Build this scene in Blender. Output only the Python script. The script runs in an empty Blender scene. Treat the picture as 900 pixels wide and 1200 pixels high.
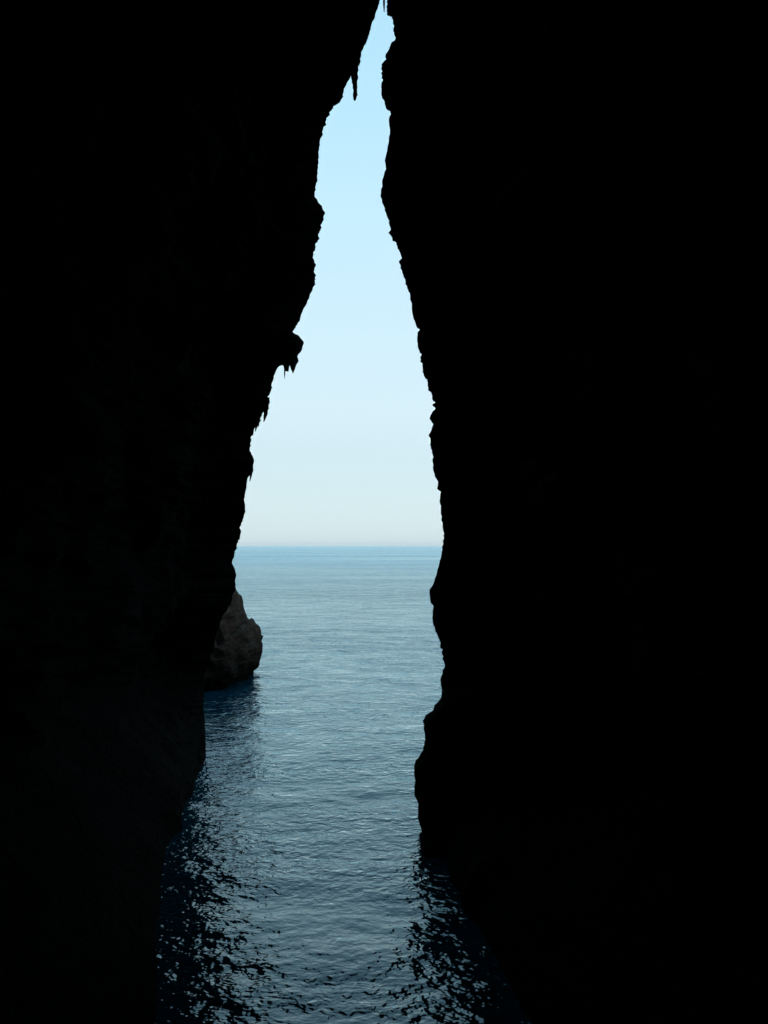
import bpy, math, random
import numpy as np
from mathutils import Vector, noise

random.seed(7)
rng = np.random.default_rng(11)
S = bpy.context.scene
COL = S.collection
R = math.radians

# ------------------------------------------------------------------ camera
EYE = 6.0                      # metres above the water
F = 35.0 / 36.0 * 1200.0       # focal length in photo pixels
PITCH = math.atan(39.5 / F)    # the horizon lies a little under mid height

cd = bpy.data.cameras.new('camera')
cam = bpy.data.objects.new('camera', cd)
COL.objects.link(cam)
cd.sensor_fit = 'VERTICAL'
cd.sensor_height = 36.0
cd.sensor_width = 27.0
cd.lens = 35.0
cd.clip_start = 0.05
cd.clip_end = 60000
cam.location = (0, 0, EYE)
cam.rotation_euler = (math.pi / 2 + PITCH, 0, 0)
S.camera = cam


def ray(px, py):
    a = (px - 450.0) / F
    b = (600.0 - py) / F
    return Vector((a, math.cos(PITCH) - b * math.sin(PITCH), math.sin(PITCH) + b * math.cos(PITCH)))


def at(px, py, depth):
    d = ray(px, py)
    k = depth / d.y
    return Vector((d.x * k, depth, EYE + d.z * k))


def on_water(px, py):
    d = ray(px, py)
    k = -EYE / d.z
    return Vector((d.x * k, d.y * k, 0))


def sstep(a, b, x):
    t = min(1.0, max(0.0, (x - a) / (b - a)))
    return t * t * (3 - 2 * t)


def fbm(p, octv=4):
    return noise.fractal(p, 0.9, 2.1, octv)


def mesh_obj(name, verts, faces, mat, parent=None, smooth=False):
    me = bpy.data.meshes.new(name)
    me.from_pydata([tuple(v) for v in verts], [], faces)
    me.validate()
    me.update()
    if smooth:
        for p in me.polygons:
            p.use_smooth = True
    ob = bpy.data.objects.new(name, me)
    COL.objects.link(ob)
    ob.data.materials.append(mat)
    if parent is not None:
        ob.parent = parent
    return ob


# ------------------------------------------------------------------ materials
def nodes_of(name):
    m = bpy.data.materials.new(name)
    m.use_nodes = True
    nt = m.node_tree
    return m, nt, nt.nodes, nt.links, nt.nodes['Principled BSDF']


def ramp(N, stops):
    r = N.new('ShaderNodeValToRGB')
    el = r.color_ramp.elements
    el[0].position, el[0].color = stops[0][0], (*stops[0][1], 1)
    el[1].position, el[1].color = stops[-1][0], (*stops[-1][1], 1)
    for p, c in stops[1:-1]:
        e = el.new(p)
        e.color = (*c, 1)
    return r


def rock_material(name, dark, mid, light, strata=0.5, wet=True, relief=0.9, tide=0.35):
    m, nt, N, L, bs = nodes_of(name)
    geo = N.new('ShaderNodeNewGeometry')
    mp = N.new('ShaderNodeMapping')
    mp.inputs['Scale'].default_value = (1, 1, 1.7)
    L.new(geo.outputs['Position'], mp.inputs['Vector'])
    n1 = N.new('ShaderNodeTexNoise')
    n1.inputs['Scale'].default_value = 0.9
    n1.inputs['Detail'].default_value = 9
    n1.inputs['Roughness'].default_value = 0.65
    L.new(mp.outputs[0], n1.inputs['Vector'])
    r1 = ramp(N, [(0.32, dark), (0.5, mid), (0.68, light)])
    L.new(n1.outputs['Fac'], r1.inputs['Fac'])
    # tilted bedding
    mp2 = N.new('ShaderNodeMapping')
    mp2.inputs['Rotation'].default_value = (R(8), R(14), 0)
    mp2.inputs['Scale'].default_value = (0.5, 0.5, 5.5)
    L.new(geo.outputs['Position'], mp2.inputs['Vector'])
    n2 = N.new('ShaderNodeTexNoise')
    n2.inputs['Scale'].default_value = 1.0
    n2.inputs['Detail'].default_value = 6
    n2.inputs['Distortion'].default_value = 0.6
    L.new(mp2.outputs[0], n2.inputs['Vector'])
    r2 = ramp(N, [(0.35, (0.45, 0.45, 0.45)), (0.6, (1.15, 1.1, 1.05))])
    L.new(n2.outputs['Fac'], r2.inputs['Fac'])
    mx = N.new('ShaderNodeMix')
    mx.data_type = 'RGBA'
    mx.blend_type = 'MULTIPLY'
    mx.inputs['Factor'].default_value = strata
    L.new(r1.outputs['Color'], mx.inputs[6])
    L.new(r2.outputs['Color'], mx.inputs[7])
    last = mx.outputs[2]
    if wet:                                   # dark algae band at the waterline
        sx = N.new('ShaderNodeSeparateXYZ')
        L.new(geo.outputs['Position'], sx.inputs[0])
        ad = N.new('ShaderNodeMath')
        ad.operation = 'MULTIPLY_ADD'
        L.new(n1.outputs['Fac'], ad.inputs[0])
        ad.inputs[1].default_value = -0.9
        L.new(sx.outputs['Z'], ad.inputs[2])
        mr = N.new('ShaderNodeMapRange')
        mr.inputs['From Min'].default_value = -0.2
        mr.inputs['From Max'].default_value = tide
        L.new(ad.outputs[0], mr.inputs['Value'])
        m2 = N.new('ShaderNodeMix')
        m2.data_type = 'RGBA'
        L.new(mr.outputs[0], m2.inputs['Factor'])
        m2.inputs[6].default_value = (0.006, 0.006, 0.005, 1)
        L.new(last, m2.inputs[7])
        last = m2.outputs[2]
    L.new(last, bs.inputs['Base Color'])
    bs.inputs['Roughness'].default_value = 0.9
    bs.inputs['Specular IOR Level'].default_value = 0.008
    v = N.new('ShaderNodeTexVoronoi')
    v.feature = 'DISTANCE_TO_EDGE'
    v.inputs['Scale'].default_value = 1.6
    wv = N.new('ShaderNodeMix')
    wv.data_type = 'VECTOR'
    wv.inputs['Factor'].default_value = 0.25
    L.new(mp.outputs[0], wv.inputs[4])
    L.new(n1.outputs['Color'], wv.inputs[5])
    L.new(wv.outputs[1], v.inputs['Vector'])
    cr = N.new('ShaderNodeMath')
    cr.operation = 'MINIMUM'
    cr.inputs[1].default_value = 0.09
    L.new(v.outputs['Distance'], cr.inputs[0])
    hh = N.new('ShaderNodeMath')
    hh.operation = 'MULTIPLY_ADD'
    L.new(cr.outputs[0], hh.inputs[0])
    hh.inputs[1].default_value = 1.5
    L.new(n1.outputs['Fac'], hh.inputs[2])
    h2 = N.new('ShaderNodeMath')
    h2.operation = 'MULTIPLY_ADD'
    L.new(n2.outputs['Fac'], h2.inputs[0])
    h2.inputs[1].default_value = 0.7
    L.new(hh.outputs[0], h2.inputs[2])
    bp = N.new('ShaderNodeBump')
    bp.inputs['Strength'].default_value = relief
    bp.inputs['Distance'].default_value = 0.25
    L.new(h2.outputs[0], bp.inputs['Height'])
    L.new(bp.outputs[0], bs.inputs['Normal'])
    return m


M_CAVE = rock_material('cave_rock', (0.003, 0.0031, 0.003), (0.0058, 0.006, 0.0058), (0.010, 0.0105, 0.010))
M_SEA_ROCK = rock_material('shore_rock', (0.040, 0.025, 0.018), (0.070, 0.045, 0.034), (0.108, 0.071, 0.056), 0.4, True, 0.55, 1.7)
M_DRIP = rock_material('dripstone', (0.008, 0.008, 0.007), (0.016, 0.015, 0.014), (0.03, 0.028, 0.025), 0.2, False)


def water_material():
    m, nt, N, L, bs = nodes_of('sea_water')
    geo = N.new('ShaderNodeNewGeometry')

    def noise_at(scale, stretch=(1, 1, 1), detail=3, rough=0.5, dist=0.0, rot=0.0):
        mp = N.new('ShaderNodeMapping')
        mp.inputs['Scale'].default_value = stretch
        mp.inputs['Rotation'].default_value = (0, 0, rot)
        L.new(geo.outputs['Position'], mp.inputs['Vector'])
        t = N.new('ShaderNodeTexNoise')
        t.inputs['Scale'].default_value = scale
        t.inputs['Detail'].default_value = detail
        t.inputs['Roughness'].default_value = rough
        t.inputs['Distortion'].default_value = dist
        L.new(mp.outputs[0], t.inputs['Vector'])
        return t.outputs['Fac']

    def bump(h, dist, prev=None, strength=None):
        b = N.new('ShaderNodeBump')
        b.inputs['Strength'].default_value = 1.0
        b.inputs['Distance'].default_value = dist
        L.new(h, b.inputs['Height'])
        if strength is not None:
            L.new(strength, b.inputs['Strength'])
        if prev is not None:
            L.new(prev, b.inputs['Normal'])
        return b.outputs[0]

    # calm slicks and rougher lanes lying along the coast
    slick = noise_at(0.012, (0.22, 1, 1), 8, 0.68, 0.3, R(4))
    lane = N.new('ShaderNodeMapRange')
    lane.inputs['From Min'].default_value = 0.36
    lane.inputs['From Max'].default_value = 0.58
    lane.inputs['To Min'].default_value = 0.5
    lane.inputs['To Max'].default_value = 1.0
    L.new(slick, lane.inputs['Value'])
    patch = noise_at(0.35, (0.5, 1, 1), 2)
    gust = N.new('ShaderNodeMapRange')
    gust.inputs['From Min'].default_value = 0.35
    gust.inputs['From Max'].default_value = 0.62
    gust.inputs['To Min'].default_value = 0.55
    gust.inputs['To Max'].default_value = 1.0
    L.new(patch, gust.inputs['Value'])
    st = N.new('ShaderNodeMath')
    st.operation = 'MULTIPLY'
    L.new(lane.outputs[0], st.inputs[0])
    L.new(gust.outputs[0], st.inputs[1])

    sep = N.new('ShaderNodeSeparateXYZ')
    L.new(geo.outputs['Position'], sep.inputs[0])
    chop = N.new('ShaderNodeMapRange')
    chop.inputs['From Min'].default_value = 20
    chop.inputs['From Max'].default_value = 110
    chop.inputs['To Min'].default_value = 0.30
    chop.inputs['To Max'].default_value = 1.0
    L.new(sep.outputs['Y'], chop.inputs['Value'])
    off_ = N.new('ShaderNodeMath')
    off_.operation = 'MULTIPLY'
    L.new(chop.outputs[0], off_.inputs[0])
    L.new(lane.outputs[0], off_.inputs[1])
    b = bump(noise_at(0.06, (0.45, 1, 1), 2, 0.5, 0.2, R(5)), 0.7, None, lane.outputs[0])
    b = bump(noise_at(0.26, (1.1, 1, 1), 4, 0.6, 0.2, R(-3)), 0.85, b, off_.outputs[0])
    b = bump(noise_at(0.7, (0.95, 1, 1), 3, 0.5, 0.2, R(-8)), 0.085, b, lane.outputs[0])
    b = bump(noise_at(2.3, (0.9, 1, 1), 3, 0.5, 0.3, R(10)), 0.052, b, st.outputs[0])
    b = bump(noise_at(4.4, (0.95, 1, 1), 2, 0.45, 0.4, R(-15)), 0.076, b, st.outputs[0])
    b = bump(noise_at(8.5, (1.0, 1, 1), 1, 0.5, 0.3, R(12)), 0.030, b, st.outputs[0])
    # open water is chopped by wind, the cove is smooth
    sep = N.new('ShaderNodeSeparateXYZ')
    L.new(geo.outputs['Position'], sep.inputs[0])
    far = N.new('ShaderNodeMapRange')
    far.inputs['From Min'].default_value = 25
    far.inputs['From Max'].default_value = 400
    far.inputs['To Min'].default_value = 0.03
    far.inputs['To Max'].default_value = 0.30
    L.new(sep.outputs['Y'], far.inputs['Value'])
    rl = N.new('ShaderNodeMath')
    rl.operation = 'MULTIPLY'
    L.new(far.outputs[0], rl.inputs[0])
    L.new(lane.outputs[0], rl.inputs[1])
    # what comes up out of deep water, under a mirror that follows Fresnel's law
    N.remove(bs)
    body = N.new('ShaderNodeBsdfDiffuse')
    body.inputs['Color'].default_value = (0.003, 0.046, 0.072, 1)
    skin = N.new('ShaderNodeBsdfGlossy')
    skin.inputs['Color'].default_value = (0.79, 0.955, 1.0, 1)
    L.new(rl.outputs[0], skin.inputs['Roughness'])
    fr = N.new('ShaderNodeFresnel')
    fr.inputs['IOR'].default_value = 1.50
    for nd in (body, skin, fr):
        L.new(b, nd.inputs['Normal'])
    mix = N.new('ShaderNodeMixShader')
    L.new(fr.outputs[0], mix.inputs[0])
    L.new(body.outputs[0], mix.inputs[1])
    L.new(skin.outputs[0], mix.inputs[2])
    L.new(mix.outputs[0], N['Material Output'].inputs['Surface'])
    return m


M_WATER = water_material()

# ------------------------------------------------------------------ traced mouth of the cave (photo pixels)
LEFT = [(449.5, -26), (447.5, -12), (445.5, 0), (442.7, 10), (440.4, 15.5), (439.3, 21), (436, 26.7), (433.3, 37.8), (430, 47.8), (425.6, 56.7),
        (422.7, 65.5), (420, 71), (421, 76.7), (417, 81), (411, 90), (407.8, 95.5), (403, 104.5), (401, 114.5),
        (398, 120), (393, 123), (386.7, 131), (382, 142), (377.8, 155.5), (374.4, 171), (372.9, 186.7), (372.2, 203), (371, 216.7),
        (368.9, 224.4), (370.2, 232), (375.6, 240), (378.2, 245.6), (381, 250), (378.9, 254.4), (377.3, 262), (374.4, 271),
        (372.2, 282), (369.3, 291), (366.7, 299), (368.9, 305.6), (370.2, 311), (368.4, 316.7), (370, 326.7), (368.4, 334.4),
        (364.4, 343.3), (360, 354.4), (354.4, 365.6), (351.6, 374.4), (347, 383.3), (343, 389), (338, 402), (334, 416), (329, 427),
        (324.4, 433), (320.7, 441), (320, 446.7), (317.8, 455.6), (316, 462), (312.7, 467.8), (312, 474), (310, 481),
        (307, 486), (303.5, 491), (301, 497), (298.9, 501), (297, 507.8), (294.4, 514.4), (294, 523.3), (292, 527.8),
        (295.6, 533.3), (297.8, 540), (296.2, 549), (293.8, 556), (290.3, 560), (289.2, 569.5), (287.7, 577), (286, 585), (287.3, 593),
        (287.6, 599), (286, 605), (283, 613), (281, 619), (282.2, 622.4), (281.4, 627), (278.8, 633), (277.5, 641),
        (274.7, 649), (272, 660.5), (275.2, 666), (277, 675), (275.6, 680.4), (276, 689.3), (274.7, 693.8), (271.5, 699),
        (271, 708), (265.8, 715), (260.4, 724), (256.5, 734.7), (253.3, 745), (250.7, 756), (246.6, 766.7), (243.6, 781),
        (240, 791.6), (238.8, 802), (237, 815), (235.6, 830), (236, 849), (238.4, 864), (241.4, 884)]
LEFT_WATER = [(241.4, 884), (241, 893), (235.6, 906.7), (232, 920), (226.7, 933), (222, 946.7), (219, 962), (214.4, 977.8),
              (206.7, 995.6), (200, 1006.7), (195.6, 1018), (193, 1040), (191, 1070), (190, 1100), (189, 1150), (187, 1205)]
RIGHT = [(449.0, -30), (452, -14), (453.8, 0), (453.8, 17.8), (458, 19), (460, 26.7), (461, 35.6), (463.6, 44.4), (458.9, 50), (455.6, 55.6), (452, 64.4), (451, 71),
         (447.8, 77.8), (446.2, 85.6), (448.9, 93), (446.2, 102), (447.8, 113), (451, 122), (454.4, 129), (457.8, 133),
         (456, 142), (457, 153), (455, 169), (452.7, 180), (451, 189), (452.4, 197.8), (449.3, 207.8), (447, 221), (446.7, 232),
         (450, 243), (453.3, 253.3), (456.7, 259), (455.6, 272), (460, 280), (465.6, 287.8), (469.6, 296.7), (468.9, 310),
         (471, 320), (474.4, 326.7), (477.8, 339), (481.8, 353), (482.7, 363), (483.5, 369), (486.5, 377.8), (488.7, 384),
         (491.9, 386.3), (489.2, 389), (489, 401), (490, 409), (494.4, 415), (493.6, 421), (494.9, 427.6), (494.4, 435.6),
         (497.2, 441), (500.8, 445), (501.5, 457), (505.6, 462), (508, 470), (510, 472), (506.8, 474), (510, 478),
         (506.4, 483.6), (503.2, 490.7), (508, 497), (506, 502), (502.5, 510), (504.4, 513), (503.6, 521), (505.4, 530),
         (508, 535.6), (507.2, 548), (509.7, 558.7), (513.2, 564), (512.5, 573), (516.8, 576.4), (515, 587), (516.8, 594),
         (516.4, 603), (518.6, 613.8), (520.5, 626), (519.5, 637), (517.5, 649), (515, 659.6), (512, 670), (508.2, 682.7),
         (503.2, 691.6), (504.3, 705.8), (507.9, 710), (506.4, 723.6), (509.6, 739.6), (513.6, 747.6), (515.7, 755.6),
         (518, 762.7), (518.9, 773), (521.6, 779.6), (518, 791), (515.7, 798), (517.5, 807), (517.5, 814), (515.2, 822),
         (512, 830), (511, 850), (510, 880), (508, 905), (507, 923)]
BUTTRESS = [(524, 806), (515.2, 822), (509.7, 828.4), (507.9, 834), (500.6, 836.7), (495.6, 844), (497, 855), (497.8, 864), (496, 878.8),
            (488.7, 890), (485, 900), (486.5, 917), (485.5, 932), (490, 941), (489.6, 959.5), (493.2, 970), (497, 977.8),
            (501.5, 984), (503, 996), (520, 1012), (640, 1012), (655, 950), (640, 880), (590, 830), (550, 806)]
FAR_ROCK = [(270, 684), (277.3, 693), (280, 697), (281.8, 704.4), (284.4, 713), (287, 722), (288.9, 726.7), (291.6, 725.8), (296, 729),
            (298.7, 734.7), (301, 740), (304.9, 747), (308, 756), (307.6, 764), (304.9, 773.8), (302, 782.7), (296, 787),
            (294, 792), (292, 806), (200, 812), (190, 780), (205, 735), (235, 700), (258, 684)]


def resample(pts, step, jag, seed, close=False):
    """Even spacing along the outline, with the fine jaggedness of broken rock."""
    q = pts + [pts[0]] if close else pts
    out = []
    acc = 0.0
    for (x0, y0), (x1, y1) in zip(q[:-1], q[1:]):
        l = math.hypot(x1 - x0, y1 - y0)
        n = max(1, int(round(l / step)))
        nx, ny = (y1 - y0) / max(l, 1e-6), -(x1 - x0) / max(l, 1e-6)
        for k in range(n):
            t = k / n
            s = acc + l * t
            d = jag * (0.25 + 1.1 * sstep(-0.25, 0.45, noise.noise(Vector((s * 0.018, seed * 3.3, 8.8))))) * fbm(Vector((s * 0.19, seed * 7.3, 1.7)), 4) * (0.3 if k == 0 else 1)
            out.append((x0 + (x1 - x0) * t + nx * d, y0 + (y1 - y0) * t + ny * d))
        acc += l
    if not close:
        out.append(pts[-1])
    return out


WL = [on_water(*p) for p in LEFT_WATER]
WLY = [p.y for p in WL][::-1] 
WLX = [p.x for p in WL][::-1]
WLY = [-14, -4, 2, 7] + WLY
WLX = [-3.3, -3.0, -2.8, -2.6] + WLX
WRY = [-14, -5, 0, 5, 10, 12.5, 14, 17, 20, 26]      # foot of the other wall
WRX = [3.6, 3.8, 3.6, 3.0, 2.25, 1.85, 1.6, 1.15, 0.95, 1.4]
o = np.argsort(WLY)
WLY = np.array(WLY)[o]
WLX = np.array(WLX)[o]


def build_wall(name, prof, side, depth_fn, seed):
    """side -1: rock lies towards -x of the mouth, +1: towards +x.
    Rows follow the mouth from the water up; each row runs from the back of the cave, past the mouth, out along the cliff."""
    prof = resample(prof, 1.4, 1.8, seed)[::-1]          # bottom first
    rows = []
    for i, (px, py) in enumerate(prof):
        d = depth_fn(py)
        d += 0.55 * fbm(Vector((py * 0.012, seed, 3.1)), 2) * sstep(880, 820, py)
        d += 0.10 * fbm(Vector((py * 0.12, seed, 9.1)), 3)
        if i == 0:
            d = depth_fn(py)
        rows.append(at(px, py, d))
    z0 = rows[0].z
    low = [Vector((rows[0].x, rows[0].y, z)) for z in (-3.0, -1.4, -0.6) if z < z0 - 0.1]
    rows = low + rows
    n_mouth = len(rows)
    ztop = rows[-1].z
    for k in range(1, 8):                                # the slit has closed; vault above it
        t = k / 7
        rows.append(Vector((rows[n_mouth - 1].x * (1 - t) - side * 0.9 * t, rows[n_mouth - 1].y, ztop + 2.6 * t)))
    n_vault = len(rows)
    for k in range(1, 16):                               # cliff face above the cave
        t = k / 15
        rows.append(Vector((-side * 0.9, rows[n_mouth - 1].y - 6 * t + 0.8 * fbm(Vector((k * 0.7, seed, 0)), 3), ztop + 2.6 + 32 * t)))
    # offsets along a row
    ins = []
    dlt = 0.05
    while dlt < 46:
        ins.append(dlt)
        dlt *= 1.15 if dlt < 6 else 1.09
    ins = ins[::-1]
    outs = [0.05, 0.1, 0.16, 0.24, 0.34, 0.48, 0.66, 0.9, 1.2, 1.6, 2.1, 2.8, 3.6, 4.8, 6.4, 8.5, 11.5, 16, 23, 35, 55]
    verts, idx = [], {}
    # deeper in, the wall forgets the small teeth of the mouth
    rx = np.array([p.x for p in rows])
    kern = np.hanning(51)
    kern /= kern.sum()
    soft = np.convolve(np.pad(rx, 25, mode='edge'), kern, mode='valid')
    for i, p in enumerate(rows):
        vault = sstep(n_mouth - 1, n_vault - 1, i)
        if i < n_vault:
            for j, dl in enumerate(ins):
                y = p.y - dl
                off = 0.55 * min(dl, 1.3) + (0.10 if side < 0 else 0.19) * max(0, dl - 1.3)
                nz = fbm(Vector((y * 0.35, p.z * 0.35, seed)), 5)
                n2 = fbm(Vector((y * 1.6, p.z * 1.9, seed + 5)), 4)
                off += min(1, dl / 1.5) * (0.55 * (nz + 0.6) + 0.16 * (n2 + 0.5)) + min(1, dl / 5) * 0.9 * abs(fbm(Vector((y * 0.13, p.z * 0.2, seed + 9)), 3))
                off *= 1 - vault
                sm = sstep(0.4, 4.5, dl) if i < n_mouth else 0
                x = p.x * (1 - sm) + soft[i] * sm + side * off
                if side < 0:
                    w = 1 - sstep(0.0, 3.5, p.z)
                    xw = float(np.interp(y, WLY, WLX)) - (0.10 * abs(n2) + 0.30 * abs(fbm(Vector((y * 0.55, p.z * 0.5, 4.4)), 4))) * min(1, dl)
                    x = x * (1 - w) + xw * w
                else:
                    w = 1 - sstep(0.0, 3.0, p.z)
                    xw = float(np.interp(y, WRY, WRX)) + (0.10 * abs(n2) + 0.30 * abs(fbm(Vector((y * 0.55, p.z * 0.5, 7.4)), 4))) * min(1, dl)
                    x = x * (1 - w) + max(p.x, xw) * w
                # close the back of the cave
                back = sstep(-7.5, -11, y)
                x = x * (1 - back) + (-side * 0.7) * back
                ray_z = EYE + (p.z - EYE) * (y / p.y)
                zb = sstep(0.0, 4.0, dl)
                z = ray_z * (1 - zb) + p.z * zb if p.z > 0.5 else p.z
                z += 0.12 * n2 * min(1, dl / 2) * (1 if p.z > 0.5 else 0)
                idx[i, j] = len(verts)
                verts.append((x, y, z))
        j0 = len(ins)
        idx[i, j0] = len(verts)
        verts.append(tuple(p))
        for k, a in enumerate(outs):
            # left: unseen coast bent seawards to block skylight on the water; right: falls back
            y = p.y + 0.75 * min(a, 1.6) + (0.95 if side < 0 else 0.03) * max(0, a - 1.6)
            x = p.x * (y / p.y) + side * (0.45 if side < 0 else 0.9) * max(a, 2 * min(a, 1.6) * 0.5)
            nz = fbm(Vector((x * 0.4, p.z * 0.4, seed + 2)), 5)
            y += min(1, a / 2.5) * (0.8 * nz - 0.4) + 2.5 * min(1, a / 12) * fbm(Vector((x * .1, p.z * .1, seed)), 3)
            if i >= n_mouth:
                x = p.x + side * (a if side > 0 else 0.45 * a + 0.16 * max(0, y - p.y))
            idx[i, j0 + 1 + k] = len(verts)
            verts.append((x, y, p.z))
    J = len(ins) + 1 + len(outs)
    faces = []
    for i in range(len(rows) - 1):
        for j in range(J - 1):
            ks = [(i, j), (i + 1, j), (i + 1, j + 1), (i, j + 1)]
            if all(k in idx for k in ks):
                f = [idx[k] for k in ks]
                faces.append(f if side < 0 else f[::-1])
    # the plateau behind the cliff top, so that the headland is solid
    t = len(rows) - 1
    prev = [idx[t, j] for j in range(len(ins), J)]
    for s_ in range(1, 6):
        cur = []
        for v in prev:
            x, y, z = verts[v]
            cur.append(len(verts))
            verts.append((x, y - 14, z + 1.5 * fbm(Vector((x * .1, y * .1, seed)), 3)))
        for j in range(len(cur) - 1):
            f = [prev[j], cur[j], cur[j + 1], prev[j + 1]]
            faces.append(f if side < 0 else f[::-1])
        prev = cur
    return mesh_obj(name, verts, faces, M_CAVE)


def depth_left(py):
    return 28.55 - 3.2 * sstep(860, 60, py)


def depth_right(py):
    return 24.6 + 1.2 * sstep(700, 100, py)


wall_l = build_wall('cave_wall', LEFT, -1, depth_left, 3)
wall_r = build_wall('cave_wall', RIGHT, 1, depth_right, 8)


def tag(o_, label=None, cat=None, group=None, kind=None):
    if label:
        o_['label'] = label
    if cat:
        o_['category'] = cat
    if group:
        o_['group'] = group
    if kind:
        o_['kind'] = kind
    return o_


tag(wall_l, 'black cave wall with drip spikes and a knobbly overhanging ledge', 'cave wall', kind='thing')
tag(wall_r, 'black cave wall whose bulging foot rises smoothly from the water', 'cave wall', kind='thing')


# ------------------------------------------------------------------ lumps of rock with a traced outline
def lump(name, outline, depth, thick, mat, parent=None, step=3.0, jag=0.8, rough=0.15, seed=1, layers=14, centre=None, power=0.5,
         freq=1.0, strat=0.0):
    """A closed body: the outline is its widest section, and it rounds off towards and away from the viewer."""
    pts = resample(outline, step, jag, seed, True)
    ring = [at(px, py, depth) for px, py in pts]
    c = centre or (sum((Vector(p) for p in ring), Vector()) / len(ring))
    c = Vector((c.x, depth, c.z))
    verts, faces = [], []
    n = len(ring)
    ts = [math.sin((k / layers * 2 - 1) * math.pi / 2 * 0.97) for k in range(layers + 1)]
    for t in ts:
        r = max(0.0, 1 - t * t) ** power
        for p in ring:
            d = (p - c) * r
            q = c + d
            q.y = depth + t * thick
            a = abs(t) ** 0.6
            nz = fbm(q * (0.9 * freq) + Vector((seed, 0, 0)), 5)
            nf = fbm(q * (3.0 * freq) + Vector((0, seed, 0)), 4)
            dirv = Vector((d.x, 0.6 * t * thick, d.z))
            if dirv.length > 1e-6:
                dirv.normalize()
            q += dirv * a * rough * (nz * 1.4 - 0.5 + 0.45 * nf)
            if strat:
                q.y += strat * a * (abs(((q.z * 1.9 + 0.5 * q.x + 0.6 * nz) % 1.0) - 0.5) - 0.25)
            verts.append(q)
    for k in range(layers):
        for i in range(n):
            a_, b_ = k * n + i, k * n + (i + 1) % n
            faces.append((a_, b_, b_ + n, a_ + n))
    for k, flip in ((0, True), (layers, False)):
        ci = len(verts)
        verts.append(sum((Vector(verts[k * n + i]) for i in range(n)), Vector()) / n)
        for i in range(n):
            f = (k * n + i, k * n + (i + 1) % n, ci)
            faces.append(f[::-1] if flip else f)
    return mesh_obj(name, verts, faces, mat, parent)


LEDGE = [(340, 386), (343, 389), (347.8, 392), (352.2, 396), (356, 402), (354.4, 409), (351, 412), (347.8, 416.7), (350, 423.3),
         (347.3, 427.8), (345.6, 433), (343.3, 437.8), (341.6, 434), (342.2, 429), (340, 424.4), (337.8, 430),
         (337.4, 435.6), (334.4, 435), (334, 430), (331, 428), (324, 430), (318, 420), (322, 400), (330, 388)]
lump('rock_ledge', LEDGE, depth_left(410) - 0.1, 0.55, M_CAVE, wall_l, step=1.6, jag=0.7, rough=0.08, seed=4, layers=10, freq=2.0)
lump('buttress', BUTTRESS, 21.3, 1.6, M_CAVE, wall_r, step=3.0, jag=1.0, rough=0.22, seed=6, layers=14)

FOOT = [(502, 985), (494.2, 988), (493.6, 994), (494.8, 1003), (499, 1014), (545, 1014), (545, 992), (520, 984)]
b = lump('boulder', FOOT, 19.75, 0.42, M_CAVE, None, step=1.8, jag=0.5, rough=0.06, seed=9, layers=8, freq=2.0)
tag(b, 'small wet black boulder awash at the foot of the bulging cave wall', 'boulder')


def stalactite(name, pts, depth, parent, seed):
    """pts: (px, py, half width in px) from root to tip; a round dripstone spike."""
    verts, faces = [], []
    k = 9
    fine = []
    for (x0, y0, w0), (x1, y1, w1) in zip(pts[:-1], pts[1:]):
        n = max(2, int(math.hypot(x1 - x0, y1 - y0) / 1.3))
        for q in range(n):
            t = q / n
            fine.append((x0 + (x1 - x0) * t, y0 + (y1 - y0) * t, w0 + (w1 - w0) * t))
    fine.append(pts[-1])
    for m_, (px, py, w) in enumerate(fine):
        c = at(px, py, depth)
        rr = w / F * depth
        for a in range(k):
            an = a / k * 2 * math.pi
            r_ = rr * (1 + 0.5 * fbm(Vector((c.z * 7, math.cos(an), math.sin(an) + seed)), 3))
            verts.append((c.x + r_ * math.cos(an), c.y + r_ * math.sin(an), c.z))
    for m_ in range(len(fine) - 1):
        for a in range(k):
            p, q = m_ * k + a, m_ * k + (a + 1) % k
            faces.append((p, p + k, q + k, q))
    faces.append(tuple(range(k)))
    e = (len(fine) - 1) * k
    faces.append(tuple(range(e + k - 1, e - 1, -1)))
    return mesh_obj(name, verts, faces, M_DRIP, parent)


DL = depth_left
for s_, (pts) in enumerate([
    [(416, 70, 6), (415.2, 84, 4.2), (415.8, 96, 3.3), (416.1, 106, 2.3), (416.1, 112, 2.5), (415.6, 117.5, 1.5)],
    [(312, 466, 4), (311.6, 478, 3.2), (311.8, 485, 2.4), (310.4, 490, 1.3), (309, 494.5, 0.4)],
    [(306, 474, 3), (304.6, 485, 1.8), (303.4, 493, 1.1), (302.8, 500, 0.4)],
    [(334, 424, 2.6), (333.6, 432, 1.0), (333.6, 444, 0.28)],
    [(295, 546, 2.4), (294, 556, 1.5), (293, 564, 0.5)],
    [(303, 492, 2.2), (300.5, 500, 1.3), (299.4, 505.5, 0.5)],
]):
    stalactite('stalactite', pts, DL(pts[1][1]) - 0.05, wall_l, s_ * 3.1)
stalactite('stalactite', [(449.8, -30, 2.2), (449.9, -8, 1.4), (450.1, 6, 1.0), (450.2, 14, 0.5)], 24.9, wall_r, 31)
for me in (wall_l, wall_r):
    for ch in me.children:
        if ch.name.startswith('stalactite'):
            for p in ch.data.polygons:
                p.use_smooth = True

far = lump('sea_rock', FAR_ROCK, 46.5, 6.5, M_SEA_ROCK, None, step=1.6, jag=0.8, rough=0.45, seed=5, layers=44, power=0.6, freq=0.9, strat=0.35,
           centre=at(238, 790, 46.5))
tag(far, 'brown rock with a rounded nose standing in the sea beyond the cave', 'rock')

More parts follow.
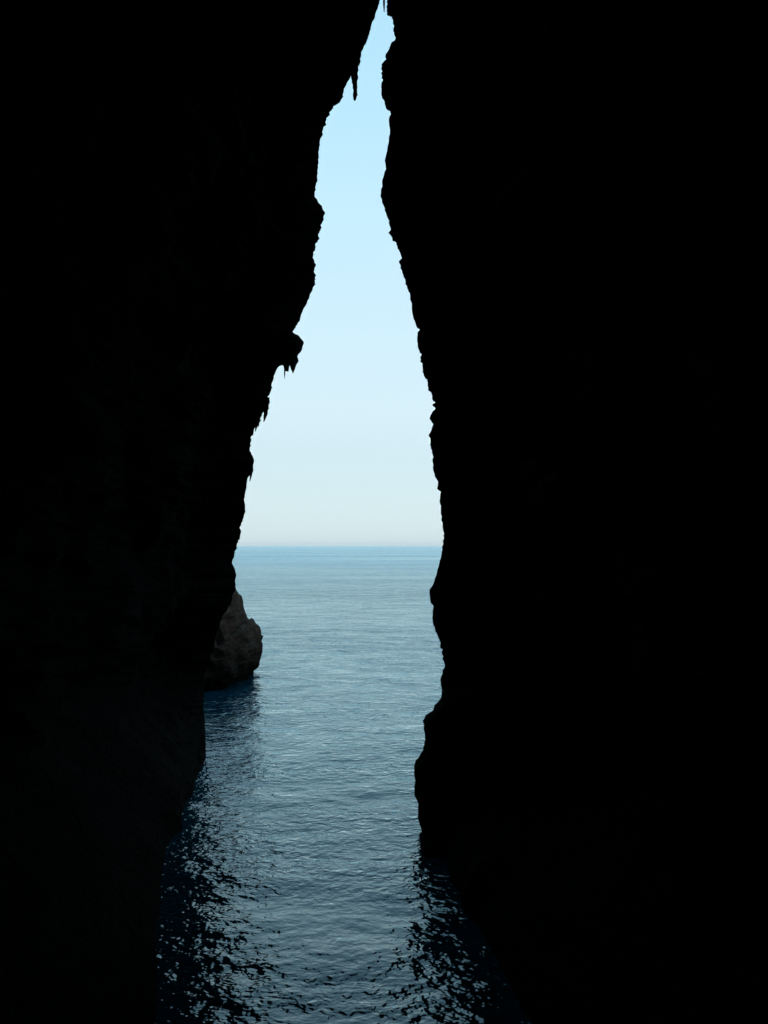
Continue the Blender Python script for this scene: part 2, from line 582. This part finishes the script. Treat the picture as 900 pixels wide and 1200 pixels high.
# ------------------------------------------------------------------ the sea
def build_sea():
    r = [0.02, 0.1, 0.4, 1.0]
    while r[-1] < 9:
        r.append(r[-1] * 1.03)
    while r[-1] < 75:
        r.append(r[-1] * 1.0042)
    while r[-1] < 400:
        r.append(r[-1] * 1.010)
    while r[-1] < 26000:
        r.append(r[-1] * 1.03)
    r = np.array(r)
    fine = np.linspace(-0.34, 0.30, 190)
    coarse = np.linspace(0.30, math.pi, 50)[1:]
    coarse_l = -np.linspace(0.34, math.pi, 50)[1:][::-1]
    th = np.concatenate([coarse_l, fine, coarse])
    RR, TT = np.meshgrid(r, th, indexing='ij')
    X = RR * np.sin(TT)
    Y = RR * np.cos(TT)
    dr = np.gradient(r)[:, None]
    dth = np.gradient(th)[None, :] * RR
    sp = np.maximum(np.broadcast_to(dr, RR.shape), dth)
    Z = np.zeros_like(X)
    n = 90
    lam = np.exp(rng.uniform(math.log(0.30), math.log(4.0), n))
    ang = rng.normal(0, 0.75, n) + math.pi / 2 + 0.15
    ph = rng.uniform(0, 6.28, n)
    slope = SEA_SLOPE * math.sqrt(2.0 / n) * (1 + 0.35 * rng.standard_normal(n)) * np.where(lam < 1.0, 1.2, 0.7)
    wx = 0.35 * np.sin(X * 0.31 + Y * 0.17) + 0.25 * np.sin(Y * 0.43 - X * 0.2 + 1.3)
    wy = 0.35 * np.sin(X * 0.27 - Y * 0.21 + 2.0) + 0.25 * np.sin(Y * 0.37 + X * 0.33)
    for i in range(n):
        k = 2 * math.pi / lam[i]
        fade = np.exp(-(sp / lam[i] * 3.2) ** 2)
        arg = k * ((X + 0.3 * wx) * math.cos(ang[i]) + (Y + 0.3 * wy) * math.sin(ang[i])) + ph[i]
        Z += fade * slope[i] / k * np.sin(arg)
    nr, nt_ = X.shape
    co = np.stack([X, Y, Z], -1).reshape(-1, 3)
    idx = np.arange(nr * nt_).reshape(nr, nt_)
    q = np.stack([idx[:-1, :-1], idx[1:, :-1], idx[1:, 1:], idx[:-1, 1:]], -1).reshape(-1, 4)[:, ::-1]
    # small disc closing the sheet under the camera and a sheet behind
    me = bpy.data.meshes.new('sea')
    me.vertices.add(len(co))
    me.vertices.foreach_set('co', co.ravel())
    me.loops.add(q.size)
    me.loops.foreach_set('vertex_index', q.ravel().astype(np.int32))
    me.polygons.add(len(q))
    me.polygons.foreach_set('loop_start', np.arange(0, q.size, 4, dtype=np.int32))
    me.polygons.foreach_set('use_smooth', np.ones(len(q), dtype=bool))
    me.update(calc_edges=True)
    me.validate()
    ob = bpy.data.objects.new('sea', me)
    COL.objects.link(ob)
    me.materials.append(M_WATER)
    ob['kind'] = 'structure'
    ob['label'] = 'rippled blue grey sea running from the cave to the horizon'
    return ob


SEA_SLOPE = 0.055
build_sea()

# ------------------------------------------------------------------ light
SUN_EL, SUN_AZ = R(30), R(200)        # azimuth from +Y clockwise: behind the headland
w = bpy.data.worlds.new('World')
S.world = w
w.use_nodes = True
N, L = w.node_tree.nodes, w.node_tree.links
bg = N['Background']
sky = N.new('ShaderNodeTexSky')
sky.sky_type = 'NISHITA'
sky.sun_disc = False
sky.sun_elevation = SUN_EL
sky.sun_rotation = SUN_AZ
sky.altitude = 0
sky.air_density = 1.0
sky.dust_density = 0.5
sky.ozone_density = 1.5
# a hot, hazy day: most of the blue is veiled, whiter towards the horizon
tc = N.new('ShaderNodeTexCoord')
sx = N.new('ShaderNodeSeparateXYZ')
L.new(tc.outputs['Generated'], sx.inputs[0])
hz = ramp(N, [(0.0, (0.63, 0.80, 0.86)), (0.09, (0.65, 0.825, 0.895)), (0.14, (0.70, 0.885, 0.955)), (0.2, (0.685, 0.905, 1.0)), (0.32, (0.615, 0.915, 1.06)), (0.5, (0.49, 0.85, 1.05)), (1.0, (0.26, 0.66, 1.0))])
L.new(sx.outputs['Z'], hz.inputs['Fac'])
up = N.new('ShaderNodeVectorMath')
up.operation = 'SCALE'
up.inputs['Scale'].default_value = 10.5
L.new(hz.outputs['Color'], up.inputs[0])
mh = N.new('ShaderNodeMix')
mh.data_type = 'RGBA'
mh.inputs['Factor'].default_value = 0.85
L.new(sky.outputs[0], mh.inputs[6])
L.new(up.outputs[0], mh.inputs[7])
L.new(mh.outputs[2], bg.inputs['Color'])
bg.inputs['Strength'].default_value = 0.1

sl = bpy.data.lights.new('sun', 'SUN')
sl.energy = 2.0
sl.angle = R(0.5)
sl.color = (1.0, 0.95, 0.87)
so = bpy.data.objects.new('sun', sl)
COL.objects.link(so)
sd = Vector((math.sin(SUN_AZ) * math.cos(SUN_EL), math.cos(SUN_AZ) * math.cos(SUN_EL), math.sin(SUN_EL)))
so.rotation_euler = (-sd).to_track_quat('-Z', 'Y').to_euler()
so.location = (0, -20, 70)

S.view_settings.view_transform = 'Standard'
S.view_settings.look = 'None'
S.view_settings.exposure = 0.0
S.view_settings.gamma = 1.0
S.view_settings.use_curve_mapping = False
S.cycles.caustics_reflective = False
S.cycles.caustics_refractive = False

# ------------------------------------------------------------------ sea haze, closed box round the whole place
hv, hf = [], []
for z in (-5.0, 75.0):
    for x, y in ((-27000, -27000), (27000, -27000), (27000, 27000), (-27000, 27000)):
        hv.append((x, y, z))
hf = [(3, 2, 1, 0), (4, 5, 6, 7), (0, 1, 5, 4), (1, 2, 6, 5), (2, 3, 7, 6), (3, 0, 4, 7)]
mh_ = bpy.data.materials.new('sea_haze')
mh_.use_nodes = True
mh_.node_tree.nodes.clear()
vo = mh_.node_tree.nodes.new('ShaderNodeOutputMaterial')
pv = mh_.node_tree.nodes.new('ShaderNodeVolumePrincipled')
pv.inputs['Color'].default_value = (0.97, 0.99, 1.0, 1)
pv.inputs['Density'].default_value = 0.000016
pv.inputs['Anisotropy'].default_value = 0.2
mh_.node_tree.links.new(pv.outputs[0], vo.inputs['Volume'])
hz_ob = mesh_obj('haze', hv, hf, mh_)
hz_ob['kind'] = 'stuff'
